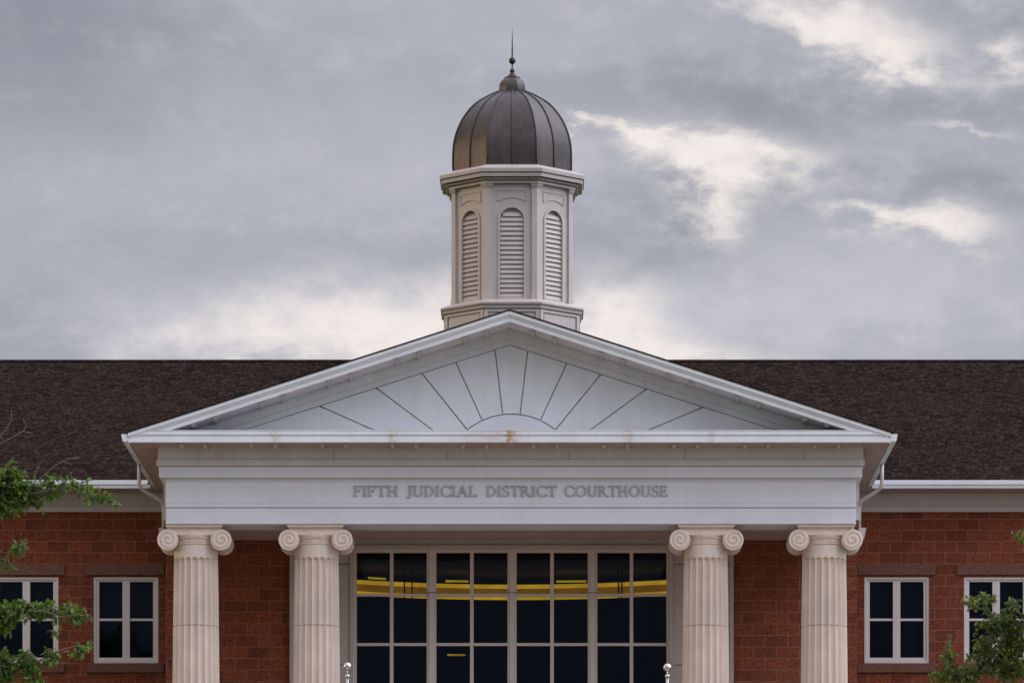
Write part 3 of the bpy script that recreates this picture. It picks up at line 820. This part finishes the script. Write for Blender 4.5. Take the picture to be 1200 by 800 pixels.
onface(face_panel, 'wall_panel', M_cup)
def louvre():
    m = MB(); z = zL0 + .004; p = ofs(5.55); a0 = AB - .052
    while z < zSp + ri - .03:
        zz = z + p * .5
        wz = ri - .004 if zz < zSp else math.sqrt(max(0, ri ** 2 - (zz + p * .35 - zSp) ** 2)) - .004
        if wz > .04:
            top = min(z + p * 1.02, zSp + math.sqrt(max(0, ri ** 2 - 0)) - .005)
            m.prismx([(-a0, z), (-a0, z + .012), (-a0 + .034, z + p * .93), (-a0 + .044, z + p * .93 - .008)], -wz, wz)
        z += p
    return m
onface(louvre, 'louvre', M_cup)
def pilaster():
    """wraps the corner between two faces: two half pilasters meeting on the arris, with cap and base"""
    m = MB(); w_ = ofs(7.0); ang = math.pi / 8
    k = 1 / math.cos(ang)
    def wrap(a, wd, z0, z1, back=.10):
        Rr_ = a * k
        c = Vector((Rr_ * math.sin(ang), -Rr_ * math.cos(ang)))
        d1 = Vector((-1, 0)); d2 = Vector((math.cos(2 * ang), math.sin(2 * ang)))
        n1 = Vector((0, 1)); n2 = Vector((-math.sin(2 * ang), math.cos(2 * ang)))
        ci = c * ((a - back) / a)
        pts = [c, c + d2 * wd, c + d2 * wd + n2 * back, ci, c + d1 * wd + n1 * back, c + d1 * wd]
        lo = [m.bm.verts.new((q.x, q.y, z0)) for q in pts]; hi = [m.bm.verts.new((q.x, q.y, z1)) for q in pts]
        m.bm.faces.new(lo); m.bm.faces.new(hi[::-1])
        for i in range(6): m.bm.faces.new((lo[i], hi[i], hi[(i + 1) % 6], lo[(i + 1) % 6]))
    wrap(AB, w_ * .92, zBase + .12, zc(219.5, AB)); wrap(AB + .016, w_ * 1.08, zBase, zBase + .119)
    wrap(AB + .018, w_ * 1.05, zc(219.4, AB), zc(218.0, AB)); wrap(AB + .035, w_ * 1.18, zc(217.9, AB), zc(216.0, AB)); wrap(AB + .05, w_ * 1.28, zc(215.9, AB), zc(214.6, AB))
    return m
onface(pilaster, 'pilaster', M_cup, .003)
co = MB(); octa(co, [(1.20, zc(214.4, 1.3)), (1.31, zc(214.4, 1.3)), (1.31, zc(212.2, 1.3)), (1.275, zc(212.0, 1.3)), (1.275, zc(210.8, 1.3)), (1.36, zc(210.3, 1.33)), (1.37, zc(208.6, 1.33)), (1.32, zc(208.3, 1.3)), (1.32, zc(207.3, 1.3)),
                      (1.455, zc(206.4, 1.445)), (1.465, zc(202.6, 1.46)), (1.425, zc(202.2, 1.44)), (1.425, zc(201.2, 1.44)), (1.488, zc(200.8, 1.485)), (1.498, zc(196.6, 1.49)), (1.485, zc(196.0, 1.49)), (1.215, zc(192.6, 1.22)), (.6, zc(192.4, 1.22))])
co.build('cornice', M_cup, cup)
s0 = S(YC); kk = 1 / s0
dz0 = PZ(199.5, YC); 
profd = [(1.217, dz0 - .2), (1.217, dz0 - .1)] + [(wpx * kk, PZ(y, YC)) for wpx, y in
        ((68.9, 196.5), (68.9, 190), (68.6, 182), (68.0, 175), (67.0, 169.5), (65.4, 163), (63.4, 157), (60.9, 151), (58.0, 145), (54.6, 139.5), (50.9, 134.2), (46.8, 129.3), (42.0, 124.6), (36.8, 120.5), (31.0, 116.8), (25.0, 113.2), (19.5, 110.3), (15.0, 108.2))]
def fine_profile(p, n=5):
    out = []
    for i in range(len(p) - 1):
        p0, p1, p2, p3 = Vector(p[max(i - 1, 0)]), Vector(p[i]), Vector(p[i + 1]), Vector(p[min(i + 2, len(p) - 1)])
        for j in range(n):
            t = j / n
            out.append(tuple(.5 * ((2 * p1) + (p2 - p0) * t + (2 * p0 - 5 * p1 + 4 * p2 - p3) * t * t + (3 * p1 - p0 - 3 * p2 + p3) * t ** 3)))
    return out + [tuple(p[-1])]
profd = profd[:2] + fine_profile(profd[2:], 4)
dm = MB(); octa(dm, profd, True)
dome = dm.build('dome', M_dome, cup)
dome.data.set_sharp_from_angle(angle=R(22))
sm = MB(); k = 1 / math.cos(math.pi / 8)
for i in range(16):
    a = math.pi / 8 * i; kf = k if i % 2 else 1.0
    pts = [Vector((kf * r * math.sin(a), -kf * r * math.cos(a), z)) for r, z in profd[1:]]
    sm.tube([p + Vector((math.sin(a), -math.cos(a), .25)) * .006 for p in pts], .0165, 6)
sm.build('standing_seam', M_seam, cup)
cb = MB(); 
cprof = [(15.4, 109.4), (15.5, 106.5), (15.3, 103), (14.5, 99.5), (13.0, 96.5), (10.8, 94.0), (8.9, 92.6), (9.2, 92.2), (9.2, 91.3)]
octa(cb, [(r * kk, PZ(y, YC)) for r, y in cprof] )
cb.build('dome_collar', M_dome, cup, .004)
fi = MB()
fp = [(8.4, 91.5), (6.0, 89.6), (3.9, 87.6), (2.5, 85.8), (1.6, 84.4), (1.4, 84.2)]
fp += [(2.9 * math.cos(t), 83.3 - 2.9 * math.sin(t)) for t in [R(-60), R(-30), 0, R(30), R(62)]] + [(.8, 80.0), (.8, 75.6)]
fp += [(4.1 * math.cos(t), 71.4 - 4.1 * math.sin(t)) for t in [R(-75), R(-55), R(-30), 0, R(30), R(55), R(75)]] + [(.95, 67), (.85, 58), (.55, 46), (.15, 34)]
fi.lathe([(max(.02, r) * kk, PZ(y, YC)) for r, y in fp], 0, 0, 20)
fi.build('finial', M_seam, cup)

# --- inscription: raised serif capitals
T, H_, SF = .135, .058, .045       # thick stroke, thin stroke, serif thickness
def glyph(ch):
    q = []                      # list of polygons in unit cap height
    def bx(x0, y0, x1, y1): q.append([(x0, y0), (x1, y0), (x1, y1), (x0, y1)])
    def stem(x, w_=T, y0=0, y1=1, s0=True, s1=True, e=.085):
        bx(x, y0, x + w_, y1)
        if s0: bx(x - e, y0, x - .001, y0 + SF); bx(x + w_ + .001, y0, x + w_ + e, y0 + SF)
        if s1: bx(x - e, y1 - SF, x - .001, y1); bx(x + w_ + .001, y1 - SF, x + w_ + e, y1)
    def arc(cx, cy, rx, ry, t0, t1, wt=T, wh_=H_, n=16):
        P_ = []
        for i in range(n + 1):
            t = R(t0 + (t1 - t0) * i / n); w_ = wh_ + (wt - wh_) * abs(math.cos(t)) ** 1.5
            P_.append(((cx + rx * math.cos(t), cy + ry * math.sin(t)), (cx + (rx - w_) * math.cos(t), cy + (ry - w_ * .9) * math.sin(t))))
        for (a, b), (c, d) in zip(P_, P_[1:]): q.append([a, c, d, b])
    def diag(x0, y0, x1, y1, w_): q.append([(x0, y0), (x0 + w_, y0), (x1 + w_, y1), (x1, y1)])
    if ch == 'I': stem(.1); return q, .36
    if ch in 'FE':
        stem(.1, e=.09); bx(.256, 1 - H_, .60, .999); bx(.55, .78, .60, 1 - H_); bx(.256, .49, .50, .49 + H_); bx(.45, .40, .50, .488); bx(.45, .567, .50, .66)
        if ch == 'E': bx(.256, .001, .64, H_); bx(.59, H_, .64, .24); return q, .74
        return q, .68
    if ch == 'T': stem(.29, s1=False); bx(.02, 1 - H_, .289, .999); bx(.446, 1 - H_, .715, .999); bx(.02, .78, .07, 1 - H_); bx(.665, .78, .715, 1 - H_); return q, .74
    if ch == 'H': stem(.1); stem(.60); bx(.256, .47, .599, .47 + H_); return q, .86
    if ch == 'J': stem(.24, s0=False, y0=.1); arc(.13, .10, .265, .27, -75, 0, T, H_, 6); q.append([(.10, -.17), (.20, -.17), (.22, -.09), (.02, -.06)]); return q, .50
    if ch == 'U': stem(.1, s0=False, y0=.32); stem(.62, H_ + .01, s0=False, y0=.32); arc(.403, .32, .303, .335, 180, 360, T * .9, H_ + .01); return q, .82
    if ch == 'D': stem(.1, e=.08); arc(.27, .5, .50, .499, -88, 88); return q, .84
    if ch == 'C': arc(.50, .5, .44, .515, 42, 318); bx(.80, .70, .845, .95); bx(.80, .04, .845, .25); return q, .88
    if ch == 'O': arc(.49, .5, .44, .515, 0, 360, n=36); return q, .98
    if ch == 'A':
        diag(.10, 0, .40, 1, H_); diag(.67, 0, .37, 1, T); bx(.24, .33, .62, .33 + H_ * .9); bx(.0, 0, .26, SF); bx(.60, 0, .90, SF); return q, .90
    if ch == 'L': stem(.1); bx(.256, .001, .62, H_); bx(.57, H_, .62, .26); return q, .70
    if ch == 'S':
        arc(.34, .745, .26, .27, 40, 265, T * .85, H_); arc(.33, .262, .28, .275, -135, 95, T * .9, H_); bx(.50, .74, .54, .98); bx(.045, .02, .085, .28); return q, .66
    if ch == 'R': stem(.1); arc(.30, .745, .30, .254, -90, 90, T * .9, H_); bx(.256, .49, .30, .56); bx(.256, .93, .30, .999); diag(.66, 0, .34, .49, T); bx(.62, 0, .90, SF); return q, .86
    return q, .5
words = [('FIFTH', 413.8, 467.2), ('JUDICIAL', 476.0, 560.2), ('DISTRICT', 569.6, 653.0), ('COURTHOUSE', 660.8, 783.8)]
lz0, lz1 = PZ(581.3, 0), PZ(569.0, 0); lh_ = lz1 - lz0
for wd, xa, xb in words:
    adv = [glyph(c)[1] for c in wd]; tot = sum(adv); x = PX(xa, 0); sx = (PX(xb, 0) - x) / tot
    for c, a in zip(wd, adv):
        m = MB()
        for i, poly in enumerate(glyph(c)[0]):
            m.prism([(x + px_ * sx, lz0 + pz_ * lh_) for px_, pz_ in poly], -.028 - .0003 * (i % 5), -.0005)
        m.build('letter', M_letter, ent)
        x += a * sx

# ------------------------------------------------------------------ flagpoles
def flagpole(x, y, Y, label):
    X = PX(x, Y); zt = PZ(y, Y); base = 2.606
    root = empty('flagpole', (X, Y, base)); tag(root, label, 'flagpole', 'flagpoles in front of the porch')
    b = MB(); b.lathe([(.055, 0), (.05, 1.5), (.028, PZ(792, Y) - base)], 0, 0, 16); b.lathe([(.12, .0), (.12, .03), (.07, .08), (.056, .1)], 0, 0, 20); b.build('pole', M_steel, root)
    s_ = MB(); r = .0685; n = 24
    s_.lathe([(r * math.cos(R(t)), zt - base + r * math.sin(R(t))) for t in range(-88, 89, 8)], 0, 0, n); s_.build('ball', M_steel, root)
    t = MB(); t.lathe([(.012, zt - base - .13), (.012, zt - base - .06)], 0, 0, 12); t.lathe([(.034, PZ(793, Y) - base), (.038, PZ(792.4, Y) - base), (.038, PZ(790.4, Y) - base), (.02, PZ(789.6, Y) - base)], 0, 0, 16); t.build('truck', M_steel, root)
flagpole(407.3, 780.3, -4.0, 'silver flagpole with a ball top in front of the second column from the left')
flagpole(782.0, 781.5, -4.0, 'silver flagpole with a ball top just left of the third column')

# ------------------------------------------------------------------ trees
def leafmat(name, c1, c2):
    m, q, b = mat(name)
    gi = q.n('ShaderNodeNewGeometry'); rnd = gi.outputs['Random Per Island']
    t = q.n('ShaderNodeTexCoord').outputs['Object']; n1 = q.noise(t, 2.0, 3, .5)
    f = q.m('ADD', q.m('MULTIPLY', rnd, .6), q.m('MULTIPLY', n1, .4))
    q.put(b.inputs['Base Color'], q.mix(q.ss(f, .3, .9), c1 + (1,), c2 + (1,)))
    b.inputs['Roughness'].default_value = .5
    tr = q.n('ShaderNodeBsdfTranslucent'); q.put(tr.inputs[0], q.mix(.5, c2 + (1,), (.22, .34, .02, 1)))
    mx = q.n('ShaderNodeMixShader'); mx.inputs[0].default_value = .35
    out = m.node_tree.nodes['Material Output']
    q.put(mx.inputs[1], b.outputs[0]); q.put(mx.inputs[2], tr.outputs[0]); q.put(out.inputs[0], mx.outputs[0]); return m
M_leaf = leafmat('green_leaf', (.012, .045, .006), (.15, .25, .025))
M_leaf2 = leafmat('olive_leaf', (.014, .032, .007), (.17, .24, .03))
M_bark = plain('grey_brown_bark', (.16, .12, .095), 20)
def leaf(bm, p, d, n, L, Wd):
    d = d.normalized(); sd_ = d.cross(n).normalized(); up = sd_.cross(d).normalized()
    q = [p, p + d * L * .35 + sd_ * Wd * .5 + up * L * .05, p + d * L * .7 + sd_ * Wd * .38 + up * L * .02, p + d * L - up * L * .12, p + d * L * .7 - sd_ * Wd * .38 + up * L * .02, p + d * L * .35 - sd_ * Wd * .5 + up * L * .05]
    m1 = p + d * L * .5 - up * L * .03
    vs = [bm.verts.new(x) for x in q]; c = bm.verts.new(m1)
    for i in range(6): bm.faces.new((vs[i], vs[(i + 1) % 6], c))
def tree(base, trunk_pts, trunk_r, lobes, limbs, label, leafm, L=.115, twigs=(), seed=1):
    rnd = random.Random(seed)
    root = empty('tree', base); tag(root, label, 'tree', None)
    tb = MB(); lb = MB(); B = Vector(base)
    tb.tube([Vector(p) - B for p in trunk_pts], trunk_r, 10)
    def rv(): return Vector((rnd.gauss(0, 1), rnd.gauss(0, 1), rnd.gauss(0, 1)))
    for (a, b, r0) in limbs:
        a, b = Vector(a) - B, Vector(b) - B; mid = (a + b) / 2 + Vector((rnd.uniform(-.1, .1), rnd.uniform(-.2, .2), .12)); 
        q1 = a.lerp(mid, .5) + rv() * .03; q2 = mid.lerp(b, .5) + rv() * .03
        tb.tube([a, q1, mid, q2, b], [r0, r0 * .8, r0 * .6, r0 * .42, r0 * .25], 6)
    for (c, rad, n_tw, n_lf) in lobes:
        c = Vector(c) - B; rad = Vector(rad)
        for _ in range(int(n_tw * 2.4)):
            u_ = rv().normalized() * rnd.random() ** .45
            tip = c + Vector((u_.x * rad.x, u_.y * rad.y, u_.z * rad.z))
            st_ = c + (tip - c) * rnd.uniform(.1, .4) + rv() * .05
            md = (st_ + tip) / 2 + rv() * .04 + Vector((0, 0, .03))
            tb.tube([st_, md, tip], [.010, .006, .003], 4)
            for k in range(n_lf):
                t = rnd.uniform(.25, 1.05); p = st_.lerp(md, t * 2) if t < .5 else md.lerp(tip, (t - .5) * 2)
                dr = (tip - st_).normalized() * .7 + rv() * .6 + Vector((0, 0, -.35))
                nn = rv() * .7 + Vector((0, -.3, 1.0))
                s_ = rnd.uniform(.6, 1.25) * L
                leaf(lb.bm, p + rv() * .02, dr, nn, s_, s_ * rnd.uniform(.42, .6))
    for pts in twigs:
        P_ = [Vector(p) - B for p in pts]; tb.tube(P_, [.009 - .005 * i / (len(P_) - 1) for i in range(len(P_))], 5)
    tb.build('trunk', M_bark, root); lb.build('crown', leafm, root)
    return root
YT1 = -9.0
def Q(x, y, dY=0): return P(x, y, YT1 + dY)
sp = 1 / S(YT1)
lob = []
def L_(x, y, rx, ry, tw, lf, dY=0, ry3=.25): lob.append((Q(x, y, dY), (rx * sp, ry3, ry * sp), tw, lf))
L_(8, 568, 34, 26, 34, 12); L_(34, 578, 26, 20, 18, 10); L_(60, 573, 18, 15, 9, 8); L_(-30, 590, 40, 40, 40, 12); L_(10, 598, 30, 10, 9, 9)
L_(80, 566, 15, 8, 4, 7); L_(98, 570, 10, 8, 3, 6); L_(106, 583, 10, 7, 4, 7); L_(122, 579, 11, 5, 3, 6); L_(133, 585, 5, 4, 2, 5)
L_(24, 643, 13, 10, 5, 6); L_(6, 660, 10, 8, 4, 5); L_(-14, 655, 18, 14, 9, 9)
L_(4, 722, 26, 24, 16, 11); L_(30, 716, 22, 15, 11, 9); L_(58, 717, 17, 13, 8, 8); L_(82, 716, 12, 12, 6, 7); L_(98, 724, 8, 5, 3, 6); L_(64, 740, 5, 6, 2, 5)
L_(0, 785, 28, 24, 26, 12); L_(30, 775, 22, 14, 12, 9); L_(60, 770, 16, 11, 7, 8); L_(90, 762, 12, 9, 5, 6); L_(103, 758, 7, 6, 2, 6); L_(42, 797, 16, 8, 6, 8)
for i in range(16):
    rr = random.Random(50 + i); L_(rr.uniform(-260, -55), rr.uniform(520, 900), 48, 42, 34, 12, rr.uniform(-2.0, 1.5), .6)
limb_to = lambda ax, ay, bx_, by_, r, dY=0: (Q(ax, ay), Q(bx_, by_, dY), r)
lbs = [limb_to(-150, 760, 8, 585, .05), limb_to(8, 585, 130, 580, .018), limb_to(-150, 880, 0, 730, .05), limb_to(0, 730, 104, 720, .017), limb_to(-150, 900, 20, 785, .05), limb_to(20, 785, 106, 757, .017), limb_to(-60, 690, 26, 645, .014), limb_to(-150, 800, -120, 560, .07)]
tw = [[Q(-14, 540), Q(-2, 515), Q(9, 500), Q(14, 490), Q(13, 480)], [Q(-20, 560), Q(-4, 522), Q(17, 511), Q(27, 505), Q(31, 498), Q(27, 491)], [Q(27, 505), Q(35, 507), Q(40, 511)],
      [Q(38, 572), Q(41, 562), Q(42, 552), Q(46, 546)], [Q(44, 566), Q(54, 554), Q(68, 543), Q(76, 541), Q(84, 544)], [Q(70, 542), Q(80, 537), Q(94, 536)], [Q(84, 572), Q(91, 582), Q(94, 590)]]
tree((-10.9, YT1, 2.55), [(-10.9, YT1, 2.5), (-10.85, YT1, 5), Q(-155, 900), Q(-150, 780), Q(-140, 640)], [.2, .16, .13, .1, .05], lob, lbs,
     'leafy green tree at the left edge whose branches reach over the roof eave and window', M_leaf, .100, tw, 3)
lob = []
L_(1180, 778, 34, 30, 46, 12); L_(1165, 738, 22, 26, 20, 10); L_(1185, 735, 26, 26, 24, 10); L_(1150, 704, 17, 9, 9, 8); L_(1136, 710, 9, 5, 4, 6); L_(1190, 712, 12, 9, 5, 7); L_(1150, 770, 18, 26, 16, 9)
L_(1198, 628, 7, 8, 4, 6); L_(1112, 753, 5, 6, 2, 6); L_(1110, 772, 12, 8, 6, 7); L_(1112, 790, 20, 14, 16, 9); L_(1135, 795, 18, 14, 14, 10); L_(1215, 640, 14, 22, 12, 9); L_(1225, 720, 26, 50, 50, 12)
for i in range(16):
    rr = random.Random(80 + i); L_(rr.uniform(1230, 1400), rr.uniform(640, 950), 46, 44, 34, 12, rr.uniform(-2, 1.5), .6)
lbs = [limb_to(1290, 900, 1180, 770, .045), limb_to(1180, 770, 1150, 705, .014), limb_to(1290, 860, 1190, 740, .035), limb_to(1290, 900, 1110, 792, .03), limb_to(1290, 760, 1199, 628, .018), limb_to(1290, 900, 1150, 780, .03), limb_to(1290, 820, 1350, 640, .06)]
tw = [[Q(1200, 728), Q(1185, 718), Q(1180, 713)], [Q(1200, 770), Q(1185, 757), Q(1178, 740)]]
tree((9.4, YT1, 2.55), [(9.4, YT1, 2.5), (9.35, YT1, 5), Q(1292, 920), Q(1290, 800), Q(1300, 660)], [.17, .14, .11, .08, .04], lob, lbs,
     'olive green tree at the right edge in front of the outermost window', M_leaf2, .078, tw, 5)

# parts were laid out in world space: hang them on the courthouse's base point
for o in list(CH.children):
    o.matrix_parent_inverse = CHI
